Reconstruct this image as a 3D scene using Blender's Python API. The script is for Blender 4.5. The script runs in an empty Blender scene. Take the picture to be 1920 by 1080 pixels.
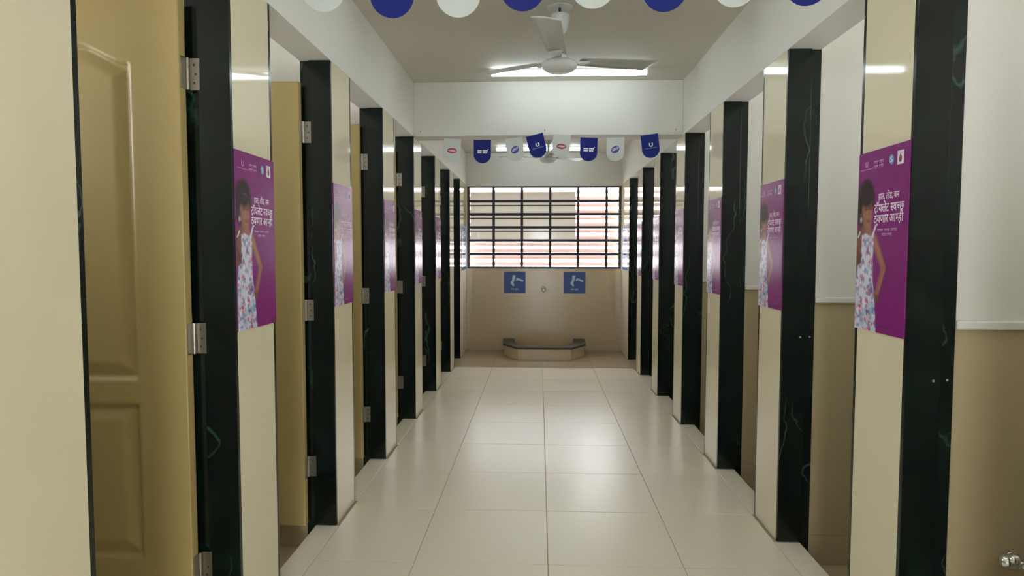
import bpy, bmesh, math, random
import numpy as np
from mathutils import Vector, Matrix
random.seed(4)
S = bpy.context.scene
COL = S.collection
R = math.radians

# ------------------------------------------------------------------ camera
cd = bpy.data.cameras.new('camera'); cam = bpy.data.objects.new('camera', cd); COL.objects.link(cam)
F_PX = 1217.0
cd.sensor_width = 36.0; cd.lens = 36.0 * F_PX / 1920.0; cd.clip_start = .02; cd.clip_end = 200
CP, SP, CY, SY, RO = math.cos(.0562), math.sin(.0562), math.cos(.0420), math.sin(.0420), .0010
fw = Vector((-SY*CP, CY*CP, -SP)); rt = Vector((CY, SY, 0)); up = rt.cross(fw)
r2 = rt*math.cos(RO) + up*math.sin(RO); u2 = up*math.cos(RO) - rt*math.sin(RO)
M = Matrix((r2, u2, -fw)).transposed().to_4x4(); M.translation = (0, 0, 1.392)
cam.matrix_world = M
S.camera = cam

# ------------------------------------------------------------------ sky, exposure
W = bpy.data.worlds.new('sky'); S.world = W; W.use_nodes = True
W.node_tree.nodes['Background'].inputs[0].default_value = (.93, .96, 1.0, 1)
W.node_tree.nodes['Background'].inputs[1].default_value = 7.0
S.view_settings.view_transform = 'Standard'; S.view_settings.look = 'None'
S.view_settings.gamma = 1; S.view_settings.exposure = 1.05; S.view_settings.use_curve_mapping = False
TUBE_STRENGTH = 5.6
TUBE_COLOR = (.82, .97, 1.03)

# ------------------------------------------------------------------ key dimensions (metres)
XL, XR = -1.025, 1.145          # corridor faces of the two walls
TH = .155                       # wall thickness
H = 2.326                       # underside of beams
CZ = 2.76                       # ceiling
YB = 9.12                       # end wall
Y0 = -2.0                       # wall behind the camera
PL = .335                       # pier length
COLS_L = [.03, 1.091, 2.139, 3.188, 4.245, 5.300, 6.376, 7.420]
COLS_R = [-.05, 1.000, 2.060, 3.097, 4.145, 5.213, 6.265, 7.325]
LASTC = 8.365
OUT_L, OUT_R = -2.40, 2.50      # outer walls of the cubicles
CUBZ = -.12                     # cubicle floor level
BEAM = (5.30, 5.52)             # crossbeam
WET = 7.73

# ------------------------------------------------------------------ materials
def mat(name, color, rough=.5, metal=0, spec=.5, emis=None, estr=0, noise=None, bump=None, coat=0):
    m = bpy.data.materials.new(name); m.use_nodes = True
    nt = m.node_tree; b = nt.nodes['Principled BSDF']
    b.inputs['Base Color'].default_value = (*color, 1); b.inputs['Roughness'].default_value = rough
    b.inputs['Metallic'].default_value = metal; b.inputs['Specular IOR Level'].default_value = spec
    if coat: b.inputs['Coat Weight'].default_value = coat; b.inputs['Coat Roughness'].default_value = .04
    if emis: b.inputs['Emission Color'].default_value = (*emis, 1); b.inputs['Emission Strength'].default_value = estr
    if noise:                    # (scale, amount, second colour)
        tc = nt.nodes.new('ShaderNodeTexCoord'); n = nt.nodes.new('ShaderNodeTexNoise'); n.inputs['Scale'].default_value = noise[0]
        n.inputs['Detail'].default_value = 4
        mx = nt.nodes.new('ShaderNodeMix'); mx.data_type = 'RGBA'
        mx.inputs[6].default_value = (*color, 1); mx.inputs[7].default_value = (*noise[2], 1)
        mr = nt.nodes.new('ShaderNodeMapRange'); mr.inputs[1].default_value = .35; mr.inputs[2].default_value = .7; mr.inputs[4].default_value = noise[1]
        nt.links.new(tc.outputs['Object'], n.inputs['Vector']); nt.links.new(n.outputs['Fac'], mr.inputs[0])
        nt.links.new(mr.outputs[0], mx.inputs[0]); nt.links.new(mx.outputs[2], b.inputs['Base Color'])
    if bump:                     # (scale, strength)
        tc = nt.nodes.new('ShaderNodeTexCoord'); n = nt.nodes.new('ShaderNodeTexNoise'); n.inputs['Scale'].default_value = bump[0]
        bp = nt.nodes.new('ShaderNodeBump'); bp.inputs['Strength'].default_value = bump[1]; bp.inputs['Distance'].default_value = .01
        nt.links.new(tc.outputs['Object'], n.inputs['Vector']); nt.links.new(n.outputs['Fac'], bp.inputs['Height']); nt.links.new(bp.outputs[0], b.inputs['Normal'])
    return m

PAINT = mat('white_paint', (.70, .68, .615), .65, bump=(60, .04))
CEIL = mat('ceiling_paint', (.66, .625, .55), .7, bump=(30, .05))
SOFFIT = PAINT
TILE = mat('ivory_wall_tile', (.68, .615, .435), .06, noise=(1.6, .35, (.64, .575, .40)))
DADO = mat('tan_dado_tile', (.47, .385, .23), .16, noise=(1.4, .4, (.44, .36, .21)))
ENDTILE = mat('end_wall_tile', (.58, .46, .275), .2, noise=(1.2, .4, (.55, .43, .255)))
FLOORM = mat('ivory_floor_tile', (.82, .755, .60), .27, noise=(1.1, .5, (.78, .715, .56)), bump=(2.2, .035), spec=.42)
FLOORWET = mat('brown_anti_skid_tile', (.36, .28, .175), .3, bump=(40, .05))
GROUT = mat('floor_grout', (.36, .31, .22), .8)
DOORM = mat('ochre_door_paint', (.43, .325, .125), .38, noise=(2.0, .3, (.40, .295, .11)), bump=(90, .03))
STEEL = mat('brushed_steel', (.36, .33, .275), .36, 1)
SCREW = mat('dark_screw', (.10, .09, .08), .4, 1)
CHROME = mat('chrome', (.72, .72, .70), .1, 1)
GRILLE = mat('dark_grille_paint', (.018, .017, .035), .45)
FRAME = mat('dark_window_frame', (.035, .026, .034), .4)
LOUV = mat('pinkish_louvre', (.55, .42, .38), .7)
_n = LOUV.node_tree; _t = _n.nodes.new('ShaderNodeBsdfTranslucent'); _t.inputs[0].default_value = (.12, .083, .072, 1); _a = _n.nodes.new('ShaderNodeAddShader')  # translucent term brightens the slats, standing in for window glare
_n.links.new(_n.nodes['Principled BSDF'].outputs[0], _a.inputs[0]); _n.links.new(_t.outputs[0], _a.inputs[1]); _n.links.new(_a.outputs[0], _n.nodes['Material Output'].inputs[0])
FANM = mat('white_fan_enamel', (.62, .64, .60), .3)
FANB = mat('fan_blade_enamel', (.50, .50, .46), .35)
PLAST = mat('lamp_holder_plastic', (.75, .76, .74), .4)
TUBEM = mat('lit_tube', (1, 1, 1), .4, emis=TUBE_COLOR, estr=TUBE_STRENGTH)
BLUE = mat('blue_flag_card', (.006, .014, .17), .6, spec=.25)
WHITEC = mat('white_flag_card', (.56, .595, .555), .55)
INKW = mat('white_ink', (.78, .80, .82), .5)
INKRED = mat('red_ink', (.33, .03, .05), .5)
INKPINK = mat('pink_ink', (.75, .45, .47), .5)
INKNAVY = mat('navy_ink', (.05, .04, .20), .5)
INKLILAC = mat('lilac_ink', (.42, .44, .68), .5)
SIGNBLUE = mat('blue_sign_board', (.030, .075, .30), .4)
PALE = mat('pale_sign_ink', (.52, .66, .82), .5)
INKTXT = mat('poster_white_ink', (.80, .66, .78), .35)
INKFAINT = mat('poster_faint_ink', (.42, .17, .36), .35)
INKDIM = mat('poster_dim_ink', (.58, .36, .54), .35)
INKDARK = mat('poster_dark_ink', (.07, .01, .06), .35)
INKBLUE = mat('poster_blue_ink', (.10, .27, .48), .35)
EMBLEM = mat('poster_emblem_ink', (.14, .03, .02), .4)
STRING = mat('bunting_string', (.45, .47, .45), .7)
GRANITE = mat('grey_green_granite', (.055, .048, .030), .55, noise=(60, .6, (.095, .085, .058)))
CORE = mat('mortar_core', (.25, .24, .22), .8)

def marble():
    m = bpy.data.materials.new('dark_green_marble'); m.use_nodes = True
    nt = m.node_tree; b = nt.nodes['Principled BSDF']; L = nt.links.new
    tc = nt.nodes.new('ShaderNodeTexCoord'); oi = nt.nodes.new('ShaderNodeObjectInfo')
    va = nt.nodes.new('ShaderNodeVectorMath'); va.operation = 'ADD'
    vs = nt.nodes.new('ShaderNodeVectorMath'); vs.operation = 'SCALE'; vs.inputs[0].default_value = (17, 9, 23)
    L(oi.outputs['Random'], vs.inputs['Scale']); L(tc.outputs['Object'], va.inputs[0]); L(vs.outputs[0], va.inputs[1])
    # domain-warped ridged veins
    n1 = nt.nodes.new('ShaderNodeTexNoise'); n1.inputs['Scale'].default_value = 3.0; n1.inputs['Detail'].default_value = 5
    L(va.outputs[0], n1.inputs['Vector'])
    mp = nt.nodes.new('ShaderNodeMapping'); mp.inputs['Scale'].default_value = (3.2, 3.2, .8)
    vv = nt.nodes.new('ShaderNodeVectorMath'); vv.operation = 'MULTIPLY_ADD'; vv.inputs[1].default_value = (.3, .3, .3)
    L(n1.outputs['Color'], vv.inputs[0]); L(va.outputs[0], vv.inputs[2]); L(vv.outputs[0], mp.inputs['Vector'])
    n2 = nt.nodes.new('ShaderNodeTexNoise'); n2.inputs['Scale'].default_value = .75; n2.inputs['Detail'].default_value = 2
    L(mp.outputs[0], n2.inputs['Vector'])
    a = nt.nodes.new('ShaderNodeMath'); a.operation = 'SUBTRACT'; a.inputs[1].default_value = .5; L(n2.outputs['Fac'], a.inputs[0])
    ab = nt.nodes.new('ShaderNodeMath'); ab.operation = 'ABSOLUTE'; L(a.outputs[0], ab.inputs[0])
    mr = nt.nodes.new('ShaderNodeMapRange'); mr.inputs[1].default_value = 0; mr.inputs[2].default_value = .006; mr.inputs[3].default_value = 1; mr.inputs[4].default_value = 0
    L(ab.outputs[0], mr.inputs[0])
    n3 = nt.nodes.new('ShaderNodeTexNoise'); n3.inputs['Scale'].default_value = 1.7; n3.inputs['Detail'].default_value = 2; L(va.outputs[0], n3.inputs['Vector'])
    m3 = nt.nodes.new('ShaderNodeMapRange'); m3.inputs[1].default_value = .50; m3.inputs[2].default_value = .68; L(n3.outputs['Fac'], m3.inputs[0])
    mu = nt.nodes.new('ShaderNodeMath'); mu.operation = 'MULTIPLY'; L(mr.outputs[0], mu.inputs[0]); L(m3.outputs[0], mu.inputs[1])
    # mottling
    n4 = nt.nodes.new('ShaderNodeTexNoise'); n4.inputs['Scale'].default_value = 6; n4.inputs['Detail'].default_value = 6; n4.inputs['Distortion'].default_value = 1.2; L(va.outputs[0], n4.inputs['Vector'])
    m4 = nt.nodes.new('ShaderNodeMapRange'); m4.inputs[1].default_value = .45; m4.inputs[2].default_value = .75; L(n4.outputs['Fac'], m4.inputs[0])
    x1 = nt.nodes.new('ShaderNodeMix'); x1.data_type = 'RGBA'; x1.inputs[6].default_value = (.0018, .0050, .0040, 1); x1.inputs[7].default_value = (.0060, .0165, .0120, 1)
    L(m4.outputs[0], x1.inputs[0])
    x2 = nt.nodes.new('ShaderNodeMix'); x2.data_type = 'RGBA'; x2.inputs[7].default_value = (.05, .13, .08, 1)
    L(mu.outputs[0], x2.inputs[0]); L(x1.outputs[2], x2.inputs[6]); L(x2.outputs[2], b.inputs['Base Color'])
    b.inputs['Roughness'].default_value = .17; b.inputs['Specular IOR Level'].default_value = .42
    return m
MARBLE = marble()

def dusty_glass():
    m = bpy.data.materials.new('dusty_window_glass'); m.use_nodes = True
    nt = m.node_tree; nt.nodes.clear(); L = nt.links.new
    out = nt.nodes.new('ShaderNodeOutputMaterial')
    tr = nt.nodes.new('ShaderNodeBsdfTransparent'); tr.inputs[0].default_value = (.024, .025, .025, 1)
    di = nt.nodes.new('ShaderNodeBsdfTranslucent'); di.inputs[0].default_value = (.31, .295, .26, 1)
    gl = nt.nodes.new('ShaderNodeBsdfGlossy'); gl.inputs['Roughness'].default_value = .1
    a = nt.nodes.new('ShaderNodeAddShader'); L(tr.outputs[0], a.inputs[0]); L(di.outputs[0], a.inputs[1])
    mx = nt.nodes.new('ShaderNodeMixShader'); mx.inputs[0].default_value = .05
    L(a.outputs[0], mx.inputs[1]); L(gl.outputs[0], mx.inputs[2]); L(mx.outputs[0], out.inputs[0])
    return m
GLASS = dusty_glass()

def vcol_mat(name, rough, spec=.5):
    m = bpy.data.materials.new(name); m.use_nodes = True; nt = m.node_tree
    at = nt.nodes.new('ShaderNodeVertexColor'); at.layer_name = 'print'
    b = nt.nodes['Principled BSDF']; nt.links.new(at.outputs[0], b.inputs['Base Color'])
    b.inputs['Roughness'].default_value = rough; b.inputs['Specular IOR Level'].default_value = spec
    return m
PRINT = vcol_mat('printed_poster', .24, .20)
PRINT2 = vcol_mat('printed_pale_poster', .2)

# ------------------------------------------------------------------ mesh helpers
def bm_box(bm, x0, x1, y0, y1, z0, z1, mi=0):
    v = [bm.verts.new((x, y, z)) for x in (min(x0, x1), max(x0, x1)) for y in (min(y0, y1), max(y0, y1)) for z in (min(z0, z1), max(z0, z1))]
    for f in ((0,1,3,2), (4,6,7,5), (0,4,5,1), (2,3,7,6), (0,2,6,4), (1,5,7,3)):
        fa = bm.faces.new([v[i] for i in f]); fa.material_index = mi
def mesh_of(name, bm, m, bevel=0, smooth=False):
    if bevel:
        bmesh.ops.bevel(bm, geom=bm.edges[:], offset=bevel, segments=1, profile=.5, affect='EDGES')
    bmesh.ops.recalc_face_normals(bm, faces=bm.faces[:])
    me = bpy.data.meshes.new(name); bm.to_mesh(me); bm.free()
    for q in (m if isinstance(m, (list, tuple)) else [m]): me.materials.append(q)
    if smooth:
        for p in me.polygons: p.use_smooth = True
    return me
def link(name, me, parent=None, loc=(0, 0, 0), rot=None):
    o = bpy.data.objects.new(name, me); COL.objects.link(o); o.location = loc
    if rot: o.rotation_euler = rot
    if parent: o.parent = parent
    return o
def box(name, dims, m, parent=None, loc=(0, 0, 0), bevel=0, rot=None):
    bm = bmesh.new(); bm_box(bm, *dims); return link(name, mesh_of(name, bm, m, bevel), parent, loc, rot)
def tag(o, label=None, cat=None, group=None, kind=None):
    if label: o['label'] = label
    if cat: o['category'] = cat
    if group: o['group'] = group
    if kind: o['kind'] = kind
    return o
def empty(name, loc=(0, 0, 0), rot=(0, 0, 0)):
    o = bpy.data.objects.new(name, None); COL.objects.link(o); o.location = loc; o.rotation_euler = rot; o.empty_display_size = .1
    return o
def copy_tree(o, parent=None):
    c = o.copy(); COL.objects.link(c); c.parent = parent
    for ch in list(o.children): copy_tree(ch, c)
    return c
def lathe(prof, n=32, axis='z'):
    bm = bmesh.new(); rings = []
    for r, z in prof:
        rings.append([bm.verts.new((r*math.cos(2*math.pi*i/n), r*math.sin(2*math.pi*i/n), z)) for i in range(n)] if r > 1e-6 else [bm.verts.new((0, 0, z))])
    for a, b in zip(rings, rings[1:]):
        for i in range(n):
            j = (i+1) % n
            if len(a) == 1 and len(b) == 1: continue
            if len(a) == 1: bm.faces.new((a[0], b[i], b[j]))
            elif len(b) == 1: bm.faces.new((a[i], a[j], b[0]))
            else: bm.faces.new((a[i], a[j], b[j], b[i]))
    if len(rings[0]) > 1: bm.faces.new(rings[0][::-1])
    if len(rings[-1]) > 1: bm.faces.new(rings[-1])
    if axis == 'y': bmesh.ops.rotate(bm, verts=bm.verts, matrix=Matrix.Rotation(math.pi/2, 3, 'X'))   # +z -> -y
    if axis == 'x': bmesh.ops.rotate(bm, verts=bm.verts, matrix=Matrix.Rotation(math.pi/2, 3, 'Y'))   # +z -> +x
    return bm
def tube_bm(pts, r, n=10):
    bm = bmesh.new(); pts = [Vector(p) for p in pts]; prev = None; first = None
    for i, p in enumerate(pts):
        d = (pts[min(i+1, len(pts)-1)] - pts[max(i-1, 0)]).normalized()
        ref = Vector((0, 0, 1)) if abs(d.z) < .9 else Vector((0, 1, 0))
        a = d.cross(ref).normalized(); b = a.cross(d).normalized()
        rr = r[i] if isinstance(r, (list, tuple)) else r
        ring = [bm.verts.new(p + (a*math.cos(2*math.pi*k/n) + b*math.sin(2*math.pi*k/n))*rr) for k in range(n)]
        if prev:
            for k in range(n): bm.faces.new((prev[k], prev[(k+1) % n], ring[(k+1) % n], ring[k]))
        else: first = ring
        prev = ring
    bm.faces.new(first[::-1]); bm.faces.new(prev)
    return bm
def poly_prism(bm, pts, z0, z1, mi=0):
    a = [bm.verts.new((x, y, z0)) for x, y in pts]; b = [bm.verts.new((x, y, z1)) for x, y in pts]; n = len(pts)
    bm.faces.new(a[::-1]).material_index = mi; bm.faces.new(b).material_index = mi
    for i in range(n): bm.faces.new((a[i], a[(i+1) % n], b[(i+1) % n], b[i])).material_index = mi
# flat print: polygons in a board's (x, z) plane, lying just proud of it; board faces -y
def flat_poly(bm, pts, y=0):
    bm.faces.new([bm.verts.new((x, y, z)) for x, z in pts])
def flat_mesh(name, bm, m):
    me = bpy.data.meshes.new(name)
    for f in bm.faces:
        f.normal_update()
        if f.normal.y > 0: f.normal_flip()
    bm.to_mesh(me); bm.free(); me.materials.append(m); return me
def ell(cx, cz, a, b, rot=0, n=28):
    return [(cx + a*math.cos(t)*math.cos(rot) - b*math.sin(t)*math.sin(rot), cz + a*math.cos(t)*math.sin(rot) + b*math.sin(t)*math.cos(rot)) for t in [2*math.pi*i/n for i in range(n)]]

# ------------------------------------------------------------------ lettering
def glyphs(s, size):
    c = bpy.data.curves.new('lettering', 'FONT'); c.body = s; c.size = size; c.resolution_u = 3; c.offset = size*.012
    o = bpy.data.objects.new('lettering', c); COL.objects.link(o); bpy.context.view_layer.update()
    me = bpy.data.meshes.new_from_object(o.evaluated_get(bpy.context.evaluated_depsgraph_get()))
    bpy.data.objects.remove(o); bpy.data.curves.remove(c)
    bm = bmesh.new(); bm.from_mesh(me); bpy.data.meshes.remove(me)
    return bm
def line_bm(items, size):
    """items: strings; a leading '~' makes a half form by cutting off the right stem; ' ' is a gap"""
    out = bmesh.new(); x = 0
    for it in items:
        if it == ' ': x += size*.24; continue
        half = it.startswith('~'); bm = glyphs(it.lstrip('~'), size)
        xs = [v.co.x for v in bm.verts]; a, b = min(xs), max(xs)
        if half:
            b -= (b-a)*.36
            bmesh.ops.bisect_plane(bm, geom=bm.verts[:]+bm.edges[:]+bm.faces[:], plane_co=(b, 0, 0), plane_no=(1, 0, 0), clear_outer=True)
        bmesh.ops.translate(bm, verts=bm.verts, vec=(x-a, 0, 0))
        tmp = bpy.data.meshes.new('tmp'); bm.to_mesh(tmp); bm.free(); out.from_mesh(tmp); bpy.data.meshes.remove(tmp)
        x += (b-a) - size*.01
    return out
def place_line(out, items, cx, z, width, size, y):
    bm = line_bm(items, size); xs = [v.co.x for v in bm.verts]; k = width/(max(xs)-min(xs)); a = min(xs)
    for v in bm.verts: v.co = Vector(((v.co.x-a)*k - width/2 + cx, y, v.co.y + z))
    tmp = bpy.data.meshes.new('tmp'); bm.to_mesh(tmp); bm.free(); out.from_mesh(tmp); bpy.data.meshes.remove(tmp)
def tiny_words(out, cx, z, width, h, y, seed, gaps=3):
    """line of print too small to read: short broken strokes hanging from head bars"""
    rnd = random.Random(seed); x = cx-width/2; n = gaps
    ww = width/n
    for i in range(n):
        x0 = cx-width/2+i*ww; x1 = x0+ww*.86
        flat_poly(out, [(x0, z+h*.32), (x1, z+h*.32), (x1, z+h*.5), (x0, z+h*.5)], y)
        k = max(2, int(ww/h*1.4)); 
        for j in range(k):
            xx = x0+(j+.4)*(x1-x0)/k; w = h*.20; hh = h*rnd.uniform(.5, .85)
            flat_poly(out, [(xx, z+h*.33-hh), (xx+w, z+h*.33-hh), (xx+w, z+h*.33), (xx, z+h*.33)], y)

# ================================================================== SETTING
# ---- floor
floor = box('floor', (XL-.09, XR+.105, Y0, YB+.02, -.13, -.0035), GROUT)
tag(floor, 'glossy ivory tiled corridor floor', kind='structure')
TX, TY = .043, 2.819
tile_cache = {}
def floor_tile(x0, x1, y0, y1, m=FLOORM):
    w, d = round(x1-x0-.003, 4), round(y1-y0-.003, 4)
    if w < .02 or d < .02: return
    key = (w, d, m.name)
    if key not in tile_cache:
        bm = bmesh.new(); bm_box(bm, 0, w, 0, d, -.006, 0); tile_cache[key] = mesh_of('floor_tile', bm, m, .0012)
    o = link('floor_tile', tile_cache[key], floor, (x0+.0015, y0+.0015, 0))
    o.rotation_euler = (random.uniform(-.0011, .0011), random.uniform(-.0011, .0011), 0)
xe = [XL+.012, TX-.6, TX, TX+.6, XR-.012]
ye = []; y = TY - .6*8
while y < WET-.05: ye.append(max(y, Y0)); y += .6
ye.append(WET)
for i in range(4):
    for j in range(len(ye)-1): floor_tile(xe[i], xe[i+1], ye[j], ye[j+1])
    for a, b in ((WET, 8.2), (8.2, 8.67), (8.67, YB)): floor_tile(xe[i], xe[i+1], a, b, FLOORWET)
for cols, side, xf in ((COLS_L, -1, XL), (COLS_R, 1, XR)):
    cc = cols + [LASTC]
    for k in range(len(cols)):
        a, b = cols[k]+PL, cc[k+1]
        x0, x1 = sorted((xf+side*-.012+side*.0, xf+side*.108)); 
        floor_tile(x0, x1, a+.001, b-.001, FLOORWET if a > WET-.1 else FLOORM)
    a, b = sorted((xf+side*.106, (OUT_L if side < 0 else OUT_R)))
    box('cubicle_floor', (a, b, Y0, YB, CUBZ-.04, CUBZ), DADO, floor)

# ---- ceiling
tag(box('ceiling', (OUT_L-.12, OUT_R+.12, Y0-.1, YB+.2, CZ, CZ+.12), CEIL), 'flat painted ceiling over the corridor and cubicles', kind='structure')
# ---- crossbeam
tag(box('trim_1', (XL, XR, BEAM[0], BEAM[1], H, CZ), PAINT, bevel=.004), 'white painted crossbeam spanning the corridor', kind='structure')

# ---- side walls with piers, marble jambs, partitions
def slab_mesh(dims, name='jamb_slab', m=MARBLE, bevel=.0015):
    bm = bmesh.new(); bm_box(bm, *dims); return mesh_of(name, bm, m, bevel)
def build_wall(name, side, xf, cols, xo, label):
    s = side
    wall = box(name, (xf, xf+s*TH, Y0, YB, H, CZ), PAINT); tag(wall, label, kind='structure')   # beam over the openings
    box('wall_end', (xf, xf+s*TH, Y0, cols[0]-.72, CUBZ, H), TILE, wall)
    core = slab_mesh((s*.010, s*TH, .016, PL-.016, CUBZ, H), 'pier', CORE, 0)
    zr = [0, H]
    tiles = [slab_mesh((0, s*.0098, .0185, PL-.0185, zr[i]+.0006, zr[i+1]-.0006), 'wall_tile', TILE, .0008) for i in range(1)]
    near_f = slab_mesh((0, s*.108, 0, .018, .0005, H-.001))
    near_b = slab_mesh((s*.108, s*TH, .013, .031, CUBZ, H-.001))
    far_f = slab_mesh((0, s*.108, PL-.018, PL, .0005, H-.001))
    far_b = slab_mesh((s*.108, s*TH, PL-.031, PL-.013, CUBZ, H-.001))
    x0, x1 = sorted((xf+s*(TH+.001), xo))
    w = x1-x0
    for k, y in enumerate(cols):
        p = link('pier', core, wall, (xf, y, 0))
        for t in tiles: link('wall_tile', t, p)
        for t in (near_f, near_b, far_f, far_b): link('jamb_slab', t, p)
        part = box('partition', (0, w, .034, .15, CUBZ, CZ), PAINT, wall, (x0, y, 0))
        # dado tiles in rows and columns, seen on the side that faces the camera
        zz = [CUBZ, .026, 1.15]
        nx = 1
        for i in range(2):
            for j in range(nx):
                box('dado_tile', (j*w/nx+.0008, (j+1)*w/nx-.0008, .022, .0335, zz[i]+.0008, zz[i+1]-.0008), DADO, part, bevel=.0008)
        box('ledge', (0, w, .006, .0335, 1.15, 1.176), PAINT, part, bevel=.003)
    # closing length of wall beside the window
    e = link('pier', slab_mesh((s*.010, s*TH, .016, YB-LASTC, CUBZ, H), 'pier', CORE, 0), wall, (xf, LASTC, 0))
    for t in (near_f, near_b): link('jamb_slab', t, e)
    for i in range(1): link('wall_tile', slab_mesh((0, s*.0098, .0185, YB-LASTC-.001, zr[i]+.0006, zr[i+1]-.0006), 'wall_tile', TILE, .0008), e)
    part = box('partition', (0, w, .034, YB-LASTC, CUBZ, CZ), PAINT, wall, (x0, LASTC, 0))
    box('dado_tile', (0, w, .022, .0335, CUBZ, 1.15), DADO, part)
    return wall
wallL = build_wall('wall_left', -1, XL, COLS_L, OUT_L, 'left side wall of tiled piers and marble-lined cubicle openings')
wallR = build_wall('wall_right', 1, XR, COLS_R, OUT_R, 'right side wall of tiled piers and marble-lined cubicle openings')
# strike holes in the near right jambs
hole = mesh_of('strike_hole', lathe([(.0028, 0), (.0045, .0012), (.0028, .0018), (0, .0008)], 12, 'y'), STEEL)
piersR = [c for c in wallR.children if c.name.startswith('pier')]
for k in (2, 3):
    for dx in (.085, .134):
        link('strike_hole', hole, piersR[k], (dx, -.0002 if dx < .108 else .0128, .99))

# ---- outer cubicle walls with unseen ventilators added to light the cubicles
def outer_wall(name, x, side, cols, label):
    x0, x1 = sorted((x, x+side*.12))
    w = box(name, (x0, x1, Y0, YB, CUBZ, 1.70), PAINT); tag(w, label, kind='structure')
    box('wall_head', (x0, x1, Y0, YB, 2.45, CZ), PAINT, w)
    ys = [Y0] + [c+PL+.12 for c in cols]; ye_ = [c-.05 for c in cols] + [YB]
    edges = [Y0]
    prev = Y0
    for c in cols + [LASTC]:
        a, b = c-.60, c-.05                         # one added ventilator per cubicle
        box('wall_pier', (x0, x1, prev, a, 1.70, 2.45), PAINT, w)
        for i in range(4):
            z = 1.85+i*.15
            bm = bmesh.new(); bm_box(bm, -.05, .05, a, b, -.004, .004)
            link('added_vent_louvre', mesh_of('added_vent_louvre', bm, FRAME), w, (x+side*.06, 0, z), (0, side*R(10), 0))
        prev = b
        ld = bpy.data.lights.new('sky_portal', 'AREA'); ld.shape = 'RECTANGLE'; ld.size = .75; ld.size_y = b-a; ld.cycles.is_portal = True
        lo = bpy.data.objects.new('sky_portal', ld); COL.objects.link(lo); lo.location = (x+side*.13, (a+b)/2, 2.075)
        lo.rotation_euler = (0, side*math.pi/2, 0)
    box('wall_pier', (x0, x1, prev, YB, 1.70, 2.45), PAINT, w)
outer_wall('wall_outer_left', OUT_L, -1, COLS_L, 'outer wall behind the left cubicles')
outer_wall('wall_outer_right', OUT_R, 1, COLS_R, 'outer wall behind the right cubicles')
wr_ = box('wall_rear', (OUT_L, -.25, Y0-.12, Y0, CUBZ, CZ), PAINT); tag(wr_, 'white wall behind the camera with an unseen opening added for light', kind='structure')
box('wall_cheek', (.35, OUT_R, Y0-.12, Y0, CUBZ, CZ), PAINT, wr_); box('wall_head', (-.25, .35, Y0-.12, Y0, 2.1, CZ), PAINT, wr_)  # gap between these is an added opening that lets in fill light
ld = bpy.data.lights.new('sky_portal', 'AREA'); ld.shape = 'RECTANGLE'; ld.size = .6; ld.size_y = 2.1; ld.cycles.is_portal = True
lo = bpy.data.objects.new('sky_portal', ld); COL.objects.link(lo); lo.location = (.05, Y0-.14, 1.15); lo.rotation_euler = (math.pi/2, 0, 0)

# ---- end wall (with window opening)
WX0, WX1, WZ0, WZ1 = -1.015, 1.140, 1.150, 2.302
wallB = box('wall_back', (OUT_L, OUT_R, YB+.012, YB+.20, CUBZ, WZ0), PAINT); tag(wallB, 'end wall, tan tiles below the window and white paint above', kind='structure')
box('wall_head', (OUT_L, OUT_R, YB, YB+.20, WZ1, CZ), PAINT, wallB)
box('wall_cheek', (OUT_L, WX0, YB, YB+.20, WZ0, WZ1), TILE, wallB)
box('wall_cheek', (WX1, OUT_R, YB, YB+.20, WZ0, WZ1), TILE, wallB)
box('tile_panel', (XL+.001, XR-.001, YB, YB+.0115, 0, WZ0-.0005), ENDTILE, wallB)

# ---- window: frame, grille bars, sliding pane, outside louvres
win = empty('window_1', (0, YB, 0)); tag(win, 'wide louvred end window behind a dark metal grille', kind='structure')
for d in ((WX0, WX1, .03, .07, WZ1-.022, WZ1), (WX0, WX1, .03, .07, WZ0, WZ0+.03), (WX0, WX0+.035, .03, .07, WZ0+.03, WZ1-.022), (WX1-.035, WX1, .03, .07, WZ0+.03, WZ1-.022)):
    box('window_frame', d, FRAME, win, bevel=.003)
for z in (2.097, 1.915, 1.730, 1.546, 1.354):
    box('grille_bar', (WX0+.035, WX1-.035, .040, .056, z-.018, z+.018), GRILLE, win, bevel=.003)
for x in (-.645, -.246, .150, .542, .938):
    box('grille_bar', (x-.017, x+.017, .056, .070, WZ0+.03, WZ1-.022), GRILLE, win, bevel=.003)
sash = empty('sliding_sash', (0, 0, 0)); sash.parent = win; 
box('pane', (WX0+.035, .505, .098, .102, 1.56, WZ1-.075), GLASS, sash)
for z in (2.04, 1.86, 1.68):
    box('glazing_bar', (WX0+.035, .505, .094, .106, z-.007, z+.007), FRAME, sash)
box('glazing_bar', (WX0+.035, .52, .092, .108, 1.545, 1.562), FRAME, sash)
lm = None
for i in range(14):
    if lm is None:
        bm = bmesh.new(); bm_box(bm, WX0-.1, WX1+.1, -.030, .030, -.006, .006); lm = mesh_of('louvre_slat', bm, LOUV)
    link('louvre_slat', lm, win, (0, .26, WZ0-.025+i*.0935), (R(58), 0, 0))
ld = bpy.data.lights.new('sky_portal', 'AREA'); ld.shape = 'RECTANGLE'; ld.size = WX1-WX0; ld.size_y = WZ1-WZ0; ld.cycles.is_portal = True
lo = bpy.data.objects.new('sky_portal', ld); COL.objects.link(lo); lo.location = ((WX0+WX1)/2, YB+.36, (WZ0+WZ1)/2); lo.rotation_euler = (-math.pi/2, 0, 0)

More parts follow.
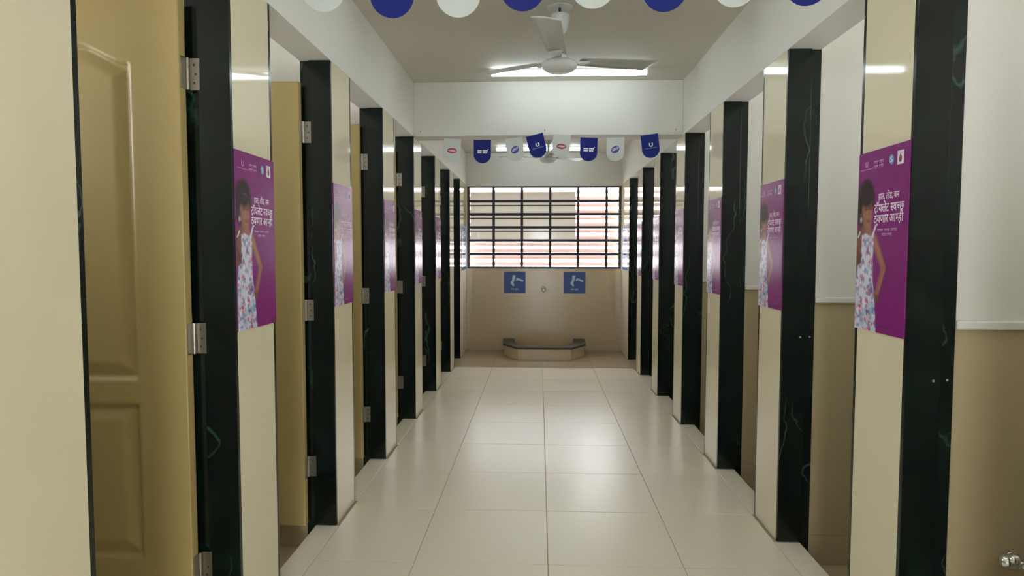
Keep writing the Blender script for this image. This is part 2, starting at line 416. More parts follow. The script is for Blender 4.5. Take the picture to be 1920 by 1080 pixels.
# ================================================================== DOORS
def door_mesh(w=.70, h=2.195):
    nx, nz = 116, 300
    xs = np.linspace(0, w, nx); zs = np.linspace(0, h, nz)
    X, Z = np.meshgrid(xs, zs)
    pl, pr = .168, w-.168
    def prof(d):           # d>0 inside the panel outline: steep drop, then a bevel rising to the raised field
        return np.interp(d, [-.006, 0, .010, .018, .055, .060], [0, -.001, -.016, -.0165, -.0015, -.001])
    c = (pl+pr)/2
    t = np.clip(np.abs(X-c)/((pr-pl)/2), 0, 1)
    top1 = 2.000-.012 + .062*(.5+.5*np.cos(math.pi*np.clip(t*1.02, 0, 1)))
    d1 = np.minimum(np.minimum(X-pl, pr-X), np.minimum(Z-.945, top1-Z))
    d2 = np.minimum(np.minimum(X-pl, pr-X), np.minimum(Z-.337, .865-Z))
    dd = np.maximum(d1, d2); Y = -prof(dd)
    verts = [(float(-a), float(b), float(cc)) for a, b, cc in zip(X.ravel(), Y.ravel(), Z.ravel())]
    faces = [(j*nx+i, j*nx+i+1, (j+1)*nx+i+1, (j+1)*nx+i) for j in range(nz-1) for i in range(nx-1)]
    n0 = len(verts); th = .035
    verts += [(0, th, 0), (-w, th, 0), (-w, th, h), (0, th, h)]
    faces.append((n0, n0+3, n0+2, n0+1))
    faces.append([i for i in range(nx)][::-1] + [n0, n0+1])            # bottom
    faces.append([(nz-1)*nx+i for i in range(nx)] + [n0+2, n0+3])      # top
    faces.append([j*nx for j in range(nz)] + [n0+3, n0])
    faces.append([j*nx+nx-1 for j in range(nz)][::-1] + [n0+1, n0+2])
    me = bpy.data.meshes.new('door_leaf'); me.from_pydata(verts, [], faces); me.materials.append(DOORM)
    for i, p in enumerate(me.polygons): p.use_smooth = i < (nx-1)*(nz-1)
    me.update()
    bm = bmesh.new(); bm.from_mesh(me); bmesh.ops.recalc_face_normals(bm, faces=bm.faces[:])
    bm.to_mesh(me); bm.free()
    return me
leaf_me = door_mesh()
# hinge: jamb plate facing the camera, knuckle, edge plate on the leaf
bm = bmesh.new(); bm_box(bm, 0, .034, -.0025, 0, -.052, .052); plate_me = mesh_of('hinge', bm, STEEL, .0006)
kn = lathe([(.0055, -.052), (.0055, -.0212), (.0048, -.0208), (.0048, -.0204), (.0055, -.02), (.0055, .02), (.0048, .0204), (.0048, .0208), (.0055, .0212), (.0055, .052)], 14)
knuckle_me = mesh_of('knuckle', kn, STEEL, smooth=False)
bm = bmesh.new(); bm_box(bm, 0, .0025, -.032, 0, -.052, .052); edge_me = mesh_of('leaf_plate', bm, STEEL, .0006)
screw_me = mesh_of('screw', lathe([(.0042, 0), (.0042, .0006), (.0025, .0012), (0, .0012)], 10, 'y'), SCREW)
LABD = ['ochre moulded door in the nearest left opening, arched panel showing', 'ochre door in the second left opening, its plain hinge side showing',
        'ochre door in the third left opening, a narrow strip showing', 'ochre door in the fourth left opening, only its edge and steel hinges showing',
        'ochre door in the fifth left opening, steel hinge just showing', 'ochre door in the sixth left opening, almost hidden by the piers']
d0 = None
for k, y in enumerate(COLS_L[2:]):
    xh = XL-.138
    if d0 is None:
        d = empty('door_1', (xh, y, 0))
        lf = link('door_leaf', leaf_me, d, (-.004, -.048, .017))
        for z in (1.976, 1.098, .305):
            h = link('hinge', plate_me, d, (.004, -.0004, z))
            link('knuckle', knuckle_me, h, (-.003, -.008, 0)); link('leaf_plate', edge_me, h, (-.0078, -.012, 0))
            for dz in (-.028, 0, .030): link('screw', screw_me, h, (.017+(.005 if dz == 0 else 0), -.0025, dz))
        d0 = d
    else:
        d = copy_tree(d0); d.name = 'door_%d' % (k+1); d.location = (xh, y, 0)
    tag(d, LABD[k], kind='structure')

# ================================================================== POSTERS
PW, PH = .318, .618
def lin(c): return tuple((v/255/12.92 if v/255 <= .04045 else ((v/255+.055)/1.055)**2.4) for v in c)
def poster_print():
    nu, nv = 120, 230
    u, v = np.meshgrid((np.arange(nu)+.5)/nu, (np.arange(nv)+.5)/nv)     # v downwards
    col = np.zeros((nv, nu, 3)); a, b = np.array(lin((126, 44, 114))), np.array(lin((128, 30, 112)))
    col[:] = a + (b-a)*v[..., None]
    def mix(mask, c): 
        nonlocal col
        m = np.clip(mask, 0, 1)[..., None]; col = col*(1-m) + np.array(c if isinstance(c, np.ndarray) and c.ndim == 3 else lin(c))*m
    def soft(d, w=.012): return np.clip(.5-d/w, 0, 1)
    u = u-.155*u*(1-u); X, Y = u*PW, v*PH
    def cap(x0, y0, x1, y1, r0, r1):
        px, py = X-x0, Y-y0; dx, dy = x1-x0, y1-y0
        t = np.clip((px*dx+py*dy)/(dx*dx+dy*dy), 0, 1); return np.hypot(px-t*dx, py-t*dy) - (r0+(r1-r0)*t)
    def el(cx, cy, ra, rb, rot=0):
        c, s = math.cos(rot), math.sin(rot); px = (X-cx)*c+(Y-cy)*s; py = -(X-cx)*s+(Y-cy)*c
        return (np.hypot(px/ra, py/rb)-1)*min(ra, rb)
    def P(a_, b_): return a_*PW, b_*PH
    # shade behind figure on the backdrop
    mix(soft(cap(*P(.36, .52), *P(.62, .66), .02, .016), .05)*.35, (95, 28, 88))
    mix(soft(cap(*P(.62, .66), *P(.48, .80), .016, .014), .05)*.35, (95, 28, 88))
    skin, dark, lite = (146, 98, 80), (104, 66, 54), (176, 126, 102)
    # arms
    mix(soft(cap(*P(.34, .485), *P(.535, .645), .018, .0145)), skin); mix(soft(cap(*P(.35, .49), *P(.55, .645), .006, .005), .014)*.6, lite)
    mix(soft(cap(*P(.54, .65), *P(.42, .79), .0135, .0105)), skin); mix(soft(cap(*P(.555, .66), *P(.44, .79), .004, .004), .012)*.5, lite)
    mix(soft(el(*P(.41, .800), .016, .020, .5)), skin)
    for q in range(3): mix(soft(cap(*P(.395+q*.03, .80), *P(.40+q*.03, .825), .004, .003), .006), dark)
    mix(soft(cap(*P(.06, .47), *P(.05, .63), .030, .024)), dark)
    # chest and neck
    mix(soft(cap(*P(.17, .40), *P(.18, .50), .021, .052)), skin)
    mix(soft(cap(*P(.10, .42), *P(.08, .52), .014, .02), .02)*.6, dark)
    # hair and face
    mix(soft(el(*P(.150, .270), .046, .070, .1)), (42, 30, 34)); mix(soft(el(*P(.08, .33), .030, .050)), (48, 34, 36))
    for q in range(22):
        ang = q*.41; mix(soft(el(.150*PW+.047*math.cos(ang), .255*PH+.056*math.sin(ang), .012, .012))*.8*(math.sin(ang) < .5), (50, 36, 40))
    mix(soft(el(*P(.185, .335), .0315, .057, -.05)), skin); mix(soft(el(*P(.215, .345), .018, .040)*1.0, .03)*.55, lite)
    mix(soft(el(*P(.165, .268), .036, .022, .1)), (44, 31, 34))
    for ex in (.165, .245): mix(soft(el(*P(ex, .318), .0070, .0034)), (34, 22, 22)); mix(soft(el(*P(ex, .303), .009, .0020)), (52, 34, 32))
    mix(soft(cap(*P(.215, .32), *P(.225, .352), .002, .0045), .008)*.5, (104, 64, 50))
    mix(soft(el(*P(.215, .385), .010, .0038)), (120, 50, 52))
    mix(soft(el(*P(.075, .350), .006, .012)), dark); mix(soft(el(*P(.070, .378), .0035, .0050)), (225, 220, 215))
    # dress
    xl = np.interp(v, [.445, .50, .62, .64, .75, 1.0], [.10, .095, .09, .02, .00, -.02])
    xr = np.interp(v, [.445, .50, .60, .72, .80, 1.0], [.33, .335, .325, .335, .375, .43])
    dm = soft(np.maximum(xl-u, u-xr)*PW, .006)*soft((.462-v)*PH+.004*np.sin(u*30), .006)
    base = np.array(lin((206, 208, 224)))
    rs = np.random.RandomState(5)
    dress = np.zeros_like(col)+base
    dress *= (1-.16*np.sin(u*70+v*8)**2)[..., None]
    pal = [(178, 72, 110), (120, 130, 182), (150, 186, 206), (96, 92, 150), (196, 112, 140), (112, 150, 178), (226, 226, 236)]
    for q in range(260):
        cx, cy = rs.uniform(-.02, .44)*PW, rs.uniform(.45, 1.0)*PH
        ra, rb = rs.uniform(.003, .009), rs.uniform(.003, .012); m = soft(el(cx, cy, ra, rb, rs.uniform(0, 3.1)), .004)[..., None]*rs.uniform(.45, .95)
        dress = dress*(1-m) + np.array(lin(pal[rs.randint(len(pal))]))*m
    for cx, cy in ((.16, .90), (.29, .93), (.14, .645), (.27, .78), (.10, .74)):
        m = soft(np.abs(el(cx*PW, cy*PH, .010, .014)), .007)[..., None]*.9; dress = dress*(1-m)+np.array(lin((176, 62, 96)))*m
    m = dm[..., None]; col = col*(1-m)+dress*m
    mix(soft(cap(*P(.30, .475), *P(.365, .415), .0052, .0045), .004), (214, 214, 226)); mix(soft(cap(*P(.365, .415), *P(.40, .408), .003, .002), .003), (214, 214, 226))
    mix(soft(cap(*P(.06, .445), *P(.02, .475), .003, .003), .004), (214, 214, 226))
    return grid_print('print_sheet', nu, nv, PW, PH, col, PRINT)
def grid_print(name, nu, nv, w, h, col, m):
    verts = [(-w/2+i*w/nu, 0, h/2-j*h/nv) for j in range(nv+1) for i in range(nu+1)]
    faces = [(j*(nu+1)+i, (j+1)*(nu+1)+i, (j+1)*(nu+1)+i+1, j*(nu+1)+i+1) for j in range(nv) for i in range(nu)]
    me = bpy.data.meshes.new(name); me.from_pydata(verts, [], faces)
    at = me.color_attributes.new('print', 'FLOAT_COLOR', 'CORNER')
    c = np.repeat(np.concatenate([col.reshape(-1, 3), np.ones((nu*nv, 1))], 1), 4, axis=0).astype(np.float32)
    at.data.foreach_set('color', c.ravel()); me.materials.append(m); me.update()
    return me
# poster local frame: x to the reader's right, z up, face towards -y
pproto = box('poster', (-PW/2, PW/2, 0, .003, -PH/2, PH/2), mat('poster_board', (.32, .05, .26), .3))
link('picture', poster_print(), pproto, (0, -.0004, 0))
def PX(u_): return (u_+.155*u_*(1-u_)-.5)*PW
def PZ(v_): return (.5-v_)*PH
bm = bmesh.new()
place_line(bm, ['हात, तोंड, बम'], PX(.605), PZ(.275), .40*PW, .030, 0)
link('slogan_line', flat_mesh('slogan_line', bm, INKTXT), pproto, (0, -.0009, 0)); bm = bmesh.new()
place_line(bm, ['टॉयलेट', ' ', '~स', 'व', '~च', 'छ'], PX(.612), PZ(.342), .57*PW, .040, 0)
link('slogan_line', flat_mesh('slogan_line', bm, INKTXT), pproto, (0, -.0009, 0)); bm = bmesh.new()
place_line(bm, ['ठेवणार', ' ', 'आ', '~म', 'ही'], PX(.605), PZ(.400), .57*PW, .040, 0)
link('slogan_line', flat_mesh('slogan_line', bm, INKTXT), pproto, (0, -.0009, 0))
for a_ in ((.60, .442, .40, .0085, 3, 3), (.595, .466, .21, .0085, 5, 2), (.395, .070, .21, .012, 7, 2), (.395, .094, .21, .012, 8, 2)):
    bm = bmesh.new(); tiny_words(bm, PX(a_[0]), PZ(a_[1]), a_[2]*PW, a_[3], 0, a_[4], a_[5])
    tag(link('small_print', flat_mesh('small_print', bm, INKDIM), pproto, (0, -.0009, 0)), kind='stuff')
def u_logo(bm, cx, cz, s):
    o = [(-.5, .5), (-.22, .5), (-.22, -.08), (-.16, -.22), (0, -.28), (.16, -.22), (.22, -.08), (.22, .5), (.5, .5), (.5, -.10), (.42, -.34), (.22, -.5), (-.22, -.5), (-.42, -.34), (-.5, -.10)]
    flat_poly(bm, [(cx+a*s, cz+b*s) for a, b in o])
bm = bmesh.new(); u_logo(bm, PX(.155), PZ(.068), .020); flat_poly(bm, [(PX(.04), PZ(.098)), (PX(.29), PZ(.098)), (PX(.29), PZ(.094)), (PX(.04), PZ(.094))])
link('faint_emblem', flat_mesh('faint_emblem', bm, INKFAINT), pproto, (0, -.0009, 0))
bm = bmesh.new(); flat_poly(bm, [(PX(.46), PZ(.964)), (PX(.86), PZ(.964)), (PX(.86), PZ(.960)), (PX(.46), PZ(.960))])
link('footer_print', flat_mesh('footer_print', bm, INKDARK), pproto, (0, -.0009, 0))
bm = bmesh.new(); flat_poly(bm, ell(PX(.64), PZ(.073), .0145, .0165, .3)); link('round_emblem', flat_mesh('round_emblem', bm, INKBLUE), pproto, (0, -.0009, 0))
bm = bmesh.new(); place_line(bm, ['S'], PX(.64), PZ(.073)-.009, .016, .026, 0); link('emblem_letter', flat_mesh('emblem_letter', bm, INKTXT), pproto, (0, -.0013, 0))
bm = bmesh.new(); x0, x1, z0, z1 = PX(.755), PX(.885), PZ(.108), PZ(.038)
flat_poly(bm, [(x0, z0), (x1, z0), (x1, z1), (x0, z1)]); link('white_badge', flat_mesh('white_badge', bm, INKTXT), pproto, (0, -.0009, 0))
bm = bmesh.new(); cx, cz = (x0+x1)/2, (z0+z1)/2
flat_poly(bm, ell(cx, cz-.004, .0085, .0115)); flat_poly(bm, [(cx-.005, cz+.006), (cx+.005, cz+.006), (cx, cz+.014)])
link('badge_figure', flat_mesh('badge_figure', bm, EMBLEM), pproto, (0, -.0013, 0))
bm = bmesh.new()
for i in range(9):
    a0, a1 = math.pi*(.12+i*.084), math.pi*(.12+(i+.6)*.084)
    flat_poly(bm, [(cx+r_*math.cos(t), cz+.001+r_*.95*math.sin(t)) for r_, t in ((.0145, a0), (.0165, a0), (.0165, a1), (.0145, a1))])
link('badge_arch', flat_mesh('badge_arch', bm, EMBLEM), pproto, (0, -.0013, 0))
ORD = ['nearest', 'second', 'third', 'fourth', 'fifth', 'sixth']
first = True
for side, cols, n, xf in ((-1, COLS_L, 5, XL), (1, COLS_R, 6, XR)):
    for k in range(n):
        p = pproto if first else copy_tree(pproto); first = False
        rot = math.pi/2 if side < 0 else -math.pi/2       # face -y turns to +x (left wall) or -x (right wall)
        yc = cols[k+2]+.013+PW/2+(.004 if side < 0 else .0)
        p.location = (xf+(.0032 if side < 0 else -.0032), yc, 1.4265+random.uniform(-.003, .003)); p.rotation_euler = (0, random.uniform(-.004, .004), rot)
        w = 'left' if side < 0 else 'right'
        tag(p, 'purple poster of a girl in a floral dress, %s along the %s wall' % (ORD[k], w), 'poster', 'purple posters on the piers')
# pale blue-white posters beside the window
def pale_poster(x, yc, rot, w, label):
    nu, nv = 40, 60; rs = np.random.RandomState(3); h = .60
    u, v = np.meshgrid((np.arange(nu)+.5)/nu, (np.arange(nv)+.5)/nv)
    col = np.zeros((nv, nu, 3))+np.array(lin((196, 208, 232)))
    for c, (a, b, c2, d) in (((70, 104, 176), (0, 1, .93, 1)), ((96, 128, 190), (.1, .7, .06, .12)), ((120, 148, 200), (.35, .85, .25, .5)), ((90, 120, 186), (.2, .75, .60, .66)), ((110, 140, 196), (.15, .6, .72, .84)), ((70, 104, 176), (0, .05, 0, 1))):
        m = ((u > a) & (u < b) & (v > c2) & (v < d))[..., None]; col = np.where(m, np.array(lin(c)), col)
    o = box('poster', (-w/2, w/2, 0, .003, -h/2, h/2), WHITEC, None, (x, yc, 1.445), rot=(0, 0, rot))
    link('picture', grid_print('print_sheet', nu, nv, w, h, col, PRINT2), o, (0, -.0004, 0))
    tag(o, label, 'poster', 'pale posters beside the window')
pale_poster(XL+.0032, 8.80, math.pi/2, .56, 'pale blue and white poster on the left wall beside the window')
pale_poster(XR-.0032, 8.74, -math.pi/2, .54, 'pale blue and white poster on the right wall beside the window')

# ================================================================== FOOT WASH CORNER
def sign(x, z, label):
    o = box('sign', (-.152, .152, -.004, 0, -.152, .152), SIGNBLUE, None, (x, YB, z), bevel=.001)
    bm = bmesh.new()
    leg = [(.010, .102), (.058, .100), (.050, .060), (.036, .018), (.030, -.004), (.034, -.022), (.030, -.040), (.012, -.050), (-.002, -.036), (-.012, -.016), (-.024, -.006), (-.050, .000), (-.056, .010), (-.040, .026), (-.022, .040), (-.006, .066)]
    leg = [(.020, .102), (.006, .045), (-.004, .020), (-.050, -.004), (-.056, -.014), (-.046, -.026), (-.030, -.034), (-.012, -.052), (.000, -.056), (.008, -.048), (.004, -.028), (.020, .000), (.040, .030), (.050, .060), (.058, .100)]
    leg = [(-.030, .102), (.014, .100), (.006, .052), (-.004, .024), (-.018, -.008), (-.004, -.040), (-.010, -.052), (-.030, -.050), (-.044, -.030), (-.058, -.014), (-.056, .004), (-.042, .020), (-.034, .050)]
    flat_poly(bm, leg)
    link('foot_pictogram', flat_mesh('foot_pictogram', bm, PALE), o, (0, -.0048, 0))
    bm = bmesh.new(); flat_poly(bm, [(.024, .066), (.062, .058), (.124, .030), (.118, .006), (.070, .020), (.052, .030), (.030, .020), (.020, .022), (.016, .034), (.022, .044)])
    link('hand_pictogram', flat_mesh('hand_pictogram', bm, PALE), o, (0, -.0048, 0))
    bm = bmesh.new(); place_line(bm, ['पाय धुवा'], 0, -.104, .105, .032, 0)
    link('lettering', flat_mesh('lettering', bm, PALE), o, (0, -.0048, 0))
    tag(o, label, 'sign', 'foot washing signs under the window')
sign(-.345, .958, 'square blue foot washing sign left of the tap')
sign(.494, .956, 'square blue foot washing sign right of the tap')

tap = empty('wall_tap', (.062, YB, .865))
link('flange', mesh_of('flange', lathe([(.040, 0), (.039, .006), (.030, .012), (.014, .014)], 28, 'y'), CHROME, smooth=True), tap)
link('spout', mesh_of('spout', tube_bm([(0, -.005, 0), (0, -.045, .002), (0, -.075, -.004), (0, -.088, -.022), (0, -.090, -.038)], [.013, .014, .013, .012, .012], 14), CHROME, smooth=True), tap)
link('handle', mesh_of('handle', lathe([(.006, 0), (.006, .020), (.015, .024), (.016, .040), (.010, .044), (0, .045)], 18), CHROME, smooth=True), tap, (0, -.044, .010))
tag(tap, 'small chrome tap on the end wall between the blue signs', 'tap')

trough = empty('foot_wash_trough', (0, YB, 0))
outer = [(-.505, 0), (-.482, -.50), (-.280, -.87), (.417, -.87), (.622, -.49), (.644, 0)]
inner = [(-.345, 0), (-.335, -.40), (-.175, -.72), (.315, -.72), (.470, -.40), (.480, 0)]
for i in range(5):
    bm = bmesh.new(); sh = .012
    def ins(p, q, t): return (p[0]+(q[0]-p[0])*t, p[1]+(q[1]-p[1])*t)
    a, b, c, d = ins(outer[i], inner[i], .08), ins(outer[i+1], inner[i+1], .08), ins(outer[i+1], inner[i+1], .9), ins(outer[i], inner[i], .9)
    poly_prism(bm, [a, b, c, d], 0, .138); link('kerb', mesh_of('kerb', bm, ENDTILE), trough)
    bm = bmesh.new(); poly_prism(bm, [outer[i], outer[i+1], inner[i+1], inner[i]], .1385, .166)
    link('coping', mesh_of('coping', bm, GRANITE, .0015), trough)
tag(trough, 'low tiled foot wash trough with grey granite coping against the end wall', 'trough')

# chrome bib tap in the nearest right cubicle
bt = empty('bib_tap', (1.505, 2.082, .415))
link('flange', mesh_of('flange', lathe([(.026, 0), (.025, .006), (.012, .010)], 24, 'y'), CHROME, smooth=True), bt)
link('body', mesh_of('body', tube_bm([(0, -.004, 0), (0, -.030, 0), (0, -.048, 0)], [.011, .012, .013], 14), CHROME, smooth=True), bt)
link('spout', mesh_of('spout', tube_bm([(0, -.045, 0), (.030, -.055, -.004), (.055, -.060, -.018), (.062, -.062, -.036)], [.010, .0095, .009, .009], 14), CHROME, smooth=True), bt)
link('handle', mesh_of('handle', lathe([(.008, -.006), (.012, 0), (.020, .006), (.024, .020), (.024, .036), (.018, .046), (0, .048)], 24, 'x'), CHROME, smooth=True), bt, (-.012, -.046, .006), (0, R(180), R(-35)))
link('knob', mesh_of('knob', lathe([(.008, -.004), (.017, .004), (.019, .016), (.013, .026), (0, .028)], 24), CHROME, smooth=True), bt, (-.018, -.040, .010), (R(20), R(-25), 0))
tag(bt, 'chrome bib tap low on the partition of the nearest right cubicle', 'tap')

# ================================================================== CEILING FANS
def make_fan():
    f = empty('ceiling_fan')
    link('canopy', mesh_of('canopy', lathe([(.014, -.150), (.030, -.140), (.048, -.105), (.056, -.062), (.058, -.045), (.054, -.043)], 32), FANM, smooth=True), f)
    link('ceiling_plate', mesh_of('ceiling_plate', lathe([(.072, -.003), (.072, 0)], 32), FANM), f); link('hook', mesh_of('hook', lathe([(.007, -.06), (.007, -.002)], 12), SCREW), f)
    link('down_rod', mesh_of('down_rod', lathe([(.012, -.280), (.012, -.14)], 16), FANM, smooth=True), f)
    link('lower_cup', mesh_of('lower_cup', lathe([(.046, -.292), (.042, -.268), (.020, -.235), (.013, -.228)], 28), FANM, smooth=True), f)
    link('motor', mesh_of('motor', lathe([(0, -.366), (.045, -.362), (.078, -.350), (.096, -.334), (.100, -.322), (.100, -.308), (.090, -.300), (.060, -.292), (.03, -.290)], 40), FANM, smooth=True), f)
    # blade: tapered plank with pitch, one mesh shared by three
    bm = bmesh.new(); n = 14; tv = []; bv = []
    for i in range(n+1):
        t = i/n; x = .125+t*.475
        wf = .052+.021*t; wb = -.052-.022*t
        if i == n: wf -= .0
        xr_ = x + (.0 if i < n else 0)
        for arr, dz in ((tv, .0016), (bv, -.0016)):
            row = []
            for j in range(5):
                w_ = wb+(wf-wb)*j/4
                xx_ = x - (.022*t*(j/4) if i > n-2 else 0)*(1 if i == n else .5)
                pitch = R(-8)
                cam_ = .006*(1-(2*j/4-1)**2)
                row.append(bm.verts.new((xx_, w_*math.cos(pitch), w_*math.sin(pitch)+cam_+dz)))
            arr.append(row)
    for i in range(n):
        for j in range(4):
            bm.faces.new((tv[i][j], tv[i+1][j], tv[i+1][j+1], tv[i][j+1])); bm.faces.new((bv[i][j], bv[i][j+1], bv[i+1][j+1], bv[i+1][j]))
    for i in range(n):
        bm.faces.new((tv[i][0], bv[i][0], bv[i+1][0], tv[i+1][0])); bm.faces.new((tv[i][4], tv[i+1][4], bv[i+1][4], bv[i][4]))
    for j in range(4):
        bm.faces.new((tv[0][j], tv[0][j+1], bv[0][j+1], bv[0][j])); bm.faces.new((tv[n][j], bv[n][j], bv[n][j+1], tv[n][j+1]))
    bl = mesh_of('blade', bm, FANB, smooth=True)
    bm = bmesh.new(); poly_prism(bm, [(.075, -.018), (.120, -.026), (.175, -.040), (.175, .040), (.120, .026), (.075, .018)], -.003, .003)
    br = mesh_of('blade_bracket', bm, FANM, .001)
    for a in (262, 22, 142):
        b = link('blade', bl, f, (0, 0, -.294), (0, R(-3.0), R(a))); link('blade_bracket', br, b, (0, 0, -.0045), (R(5), 0, 0))
    return f
fan = make_fan(); fan.location = (.110, 3.735, CZ-.0)
tag(fan, 'white three-blade ceiling fan in front of the lit tube, before the crossbeam', 'ceiling fan', 'ceiling fans')
fan2 = copy_tree(fan); fan2.location = (.100, 7.50, CZ); fan2.rotation_euler = (0, 0, R(22))
tag(fan2, 'white ceiling fan beyond the crossbeam, partly hidden by the bunting', 'ceiling fan', 'ceiling fans')

# ================================================================== TUBE LIGHTS
def make_tube():
    t = empty('tube_light')
    box('batten', (-.60, .60, -.013, .013, -.018, 0), PLAST, t, bevel=.003)
    tm_ = tube_bm([(-.575, 0, 0), (.575, 0, 0)], .019, 18)
    link('tube', mesh_of('tube', tm_, TUBEM, smooth=True), t, (0, 0, -.036))
    hb = bmesh.new(); bm_box(hb, -.010, .010, -.020, .020, -.057, -.010); hm = mesh_of('lamp_holder', hb, PLAST, .004)
    for x in (-.585, .585): link('lamp_holder', hm, t, (x, 0, 0))
    return t
tb = make_tube(); tb.location = (.215, 4.95, CZ); tag(tb, 'lit tube light on the ceiling just before the crossbeam', 'tube light', 'ceiling tube lights')
t2 = copy_tree(tb); t2.location = (.015, 8.55, CZ); tag(t2, 'lit tube light on the ceiling near the end window', 'tube light', 'ceiling tube lights')
t3 = copy_tree(tb); t3.location = (.06, 2.60, CZ); tag(t3, 'unseen tube light added as fill on the ceiling just in front of the camera', 'tube light', 'ceiling tube lights')  # out of view, added to brighten the near corridor

t4 = copy_tree(tb); t4.location = (.06, -.20, CZ); tag(t4, 'unseen tube light added as fill on the ceiling behind the camera', 'tube light', 'ceiling tube lights')  # added fill behind the camera, never in view
t5 = copy_tree(tb); t5.location = (.06, 1.25, CZ); tag(t5, 'unseen tube light added as fill on the ceiling above the camera', 'tube light', 'ceiling tube lights')  # added overhead fill for the near floor, out of view
t6 = copy_tree(tb); t6.location = (.06, 2.05, CZ); tag(t6, 'unseen tube light added as fill on the ceiling above the near bunting', 'tube light', 'ceiling tube lights')  # another unseen fill tube, added for the near end

# ================================================================== BUNTING
def flag_outline(w=.138, h=.182, n=16):
    r = w/2; pts = [(-w/2, 0), (-w/2, -(h-r*.92))]
    pts += [(-r*math.cos(math.pi*i/n), -(h-r*.92)-r*.92*math.sin(math.pi*i/n)) for i in range(1, n)]
    pts += [(w/2, -(h-r*.92)), (w/2, 0)]
    return pts
def flag_mesh(m):
    """thin card with a slight curl, cut from strips so it can bend"""
    pts = flag_outline(); bm = bmesh.new()
    a = [bm.verts.new((x, 0, z)) for x, z in pts]; f = bm.faces.new(a)
    for i in range(1, 8):
        z = -.182*i/8; bmesh.ops.bisect_plane(bm, geom=bm.verts[:]+bm.edges[:]+bm.faces[:], plane_co=(0, 0, z), plane_no=(0, 0, 1))
    for i in range(1, 6):
        x = -.069+.138*i/6; bmesh.ops.bisect_plane(bm, geom=bm.verts[:]+bm.edges[:]+bm.faces[:], plane_co=(x, 0, 0), plane_no=(1, 0, 0))
    for v in bm.verts: v.co.y = curl(v.co.x, v.co.z)
    ex = bmesh.ops.extrude_face_region(bm, geom=bm.faces[:])
    for v in [g for g in ex['geom'] if isinstance(g, bmesh.types.BMVert)]: v.co.y += .0006
    return mesh_of('bunting_flag', bm, m)
def curl(x, z): return -.35*x*x*4 + .25*z*z*2 - .004*math.sin(z*24)
def on_flag(bm, off=-.0004):
    for v in bm.verts: v.co.y = curl(v.co.x, v.co.z)+off
    return bm
def fm(name, bm, m): return flat_mesh(name, on_flag(bm), m)
FB, FW = flag_mesh(BLUE), flag_mesh(WHITEC)
bm = bmesh.new(); flat_poly(bm, ell(0, -.092, .039, .0205)); oval_me = fm('oval_logo', bm, INKRED)
bm = bmesh.new(); flat_poly(bm, ell(0, -.092, .031, .0085)); inov_me = flat_mesh('oval_lettering', on_flag(bm, -.0009), INKPINK)
bm = bmesh.new()
for dx, w, dz in ((-.040, .036, .008), (.004, .038, .008), (-.040, .034, -.008), (.004, .034, -.008)):
    flat_poly(bm, [(dx, -.092+dz-.005), (dx+w, -.092+dz-.005), (dx+w, -.092+dz+.005), (dx, -.092+dz+.005)])
flat_poly(bm, [(.036, -.080), (.042, -.080), (.050, -.070), (.045, -.070)]); words_me = fm('lettering', bm, INKW)
bm = bmesh.new(); flat_poly(bm, ell(0, -.092, .034, .0265, .6)); dome_me = fm('round_logo', bm, INKNAVY)
bm = bmesh.new(); flat_poly(bm, ell(.001, -.088, .028, .012, .5)); indo_me = flat_mesh('logo_lettering', on_flag(bm, -.0009), INKLILAC)
bm = bmesh.new(); u_logo(bm, .006, -.080, .030); uu_me = fm('letter_logo', bm, INKW)
bm = bmesh.new(); flat_poly(bm, [(-.044, -.1075), (.050, -.1075), (.050, -.105), (-.044, -.105)]); ul_me = fm('underline', bm, INKLILAC)
def flag(kind):
    o = link('bunting_flag', FB if kind in ('words', 'u') else FW)
    for n_, me_ in {'oval': (('oval_logo', oval_me), ('oval_lettering', inov_me)), 'words': (('lettering', words_me),), 'round': (('round_logo', dome_me), ('logo_lettering', indo_me)), 'u': (('letter_logo', uu_me), ('underline', ul_me))}[kind]:
        link(n_, me_, o)
    return o
DESC = {'oval': 'white bunting flag with a red oval logo', 'words': 'blue bunting flag with white lettering', 'round': 'white bunting flag with a tilted round navy logo', 'u': 'blue bunting flag with a white U logo'}
kinds = ['oval', 'words', 'round', 'u', 'oval', 'words', 'round', 'u']
YF = 5.21
far = [(-.693, 2.288, 4, .0), (-.457, 2.280, 0, .0), (-.207, 2.290, -7, 0), (-.042, 2.316, -13, 0), (.177, 2.318, 3.5, 0), (.388, 2.288, 1.5, 0), (.597, 2.290, 0, 0), (.862, 2.314, -7.5, 0)]
POSW = ['first flag from the left', 'second flag from the left', 'third from the left', 'fourth from the left', 'fifth from the left', 'sixth from the left', 'seventh from the left', 'last flag at the right']
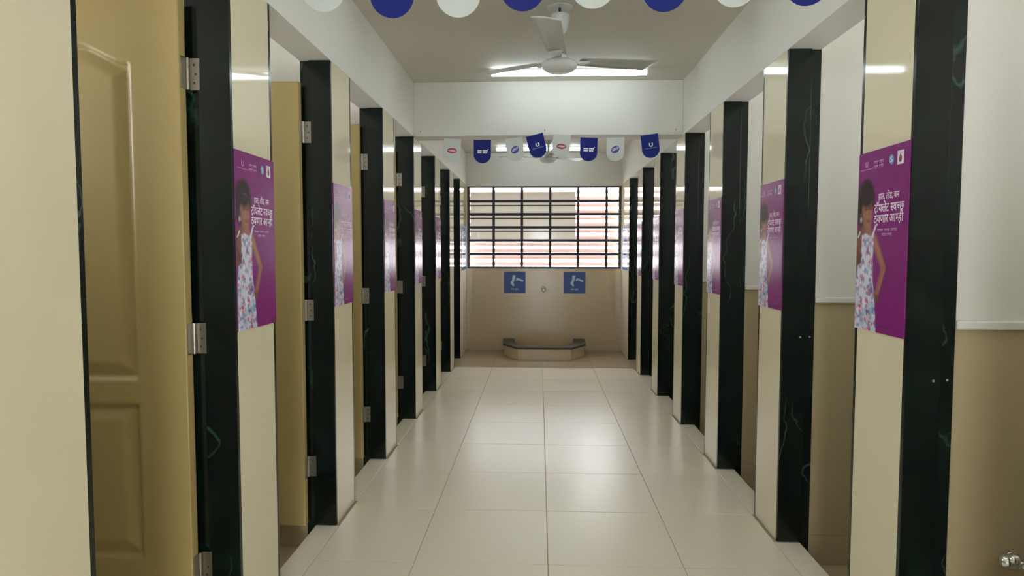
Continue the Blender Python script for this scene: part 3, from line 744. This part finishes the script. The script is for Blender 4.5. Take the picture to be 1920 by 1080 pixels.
for i, (x, z, tilt, _) in enumerate(far):
    o = flag(kinds[i]); o.location = (x, YF+.012*math.sin(i*2.1), z); o.rotation_euler = (R(2*math.sin(i)), R(tilt), R(6*math.sin(i*1.7)))
    tag(o, DESC[kinds[i]]+', %s below the crossbeam' % POSW[i], 'flag', 'bunting flags hanging at the crossbeam')
pts = [(XL+.0, YF+.085, 2.345)]
for x, z, tilt, _ in far:
    t = R(tilt); pts += [(x-.069*math.cos(t), YF+.020, z+.069*math.sin(t)+.001), (x+.069*math.cos(t), YF+.020, z-.069*math.sin(t)+.001)]
pts += [(XR-.0, YF+.085, 2.345)]
s_ = link('bunting_string', mesh_of('bunting_string', tube_bm(pts, .0011, 6), STRING)); tag(s_, 'thin pale string carrying the far row of bunting', 'string')
for x in (-.965, .040, 1.085):
    s2 = link('hook', mesh_of('hook', tube_bm([(0, .010, 0), (0, -.012, 0), (0, -.018, .006)], .0025, 6), SCREW), None, (x, BEAM[0], 2.363))
    tag(s2, {-.965: 'small nail in the crossbeam at its left end', .040: 'small nail in the middle of the crossbeam', 1.085: 'small nail in the crossbeam at its right end'}[x], 'nail')
YN = 2.05
near = [('round', 609, 2.145, 1), ('u', 736, 2.123, 0), ('oval', 860, 2.122, 0), ('words', 983, 2.138, 2), ('round', 1113, 2.143, 1), ('u', 1245, 2.130, 0), ('oval', 1377, 2.141, 0), ('words', 1512, 2.142, 0)]
xn = [-.676, -.461, -.254, -.050, .164, .380, .592, .808]
npts = [(XL, YN, 2.345)]
for i, (kd, px, zb, tl) in enumerate(near):
    o = flag(kd); z = zb+.182; o.location = (xn[i], YN, z-.001); o.rotation_euler = (0, R(tl), 0)
    tag(o, ('blue' if kd in ('words', 'u') else 'white')+' bunting flag at the top edge, '+POSW[i].replace(' flag', '')+' of the near row', 'flag', 'bunting flags of the near row')
    npts += [(xn[i]-.069, YN-.003, z), (xn[i]+.069, YN-.003, z)]
npts += [(XR, YN, 2.345)]
s_ = link('bunting_string', mesh_of('bunting_string', tube_bm(npts, .0011, 6), STRING)); tag(s_, 'thin pale string carrying the near row of bunting', 'string')
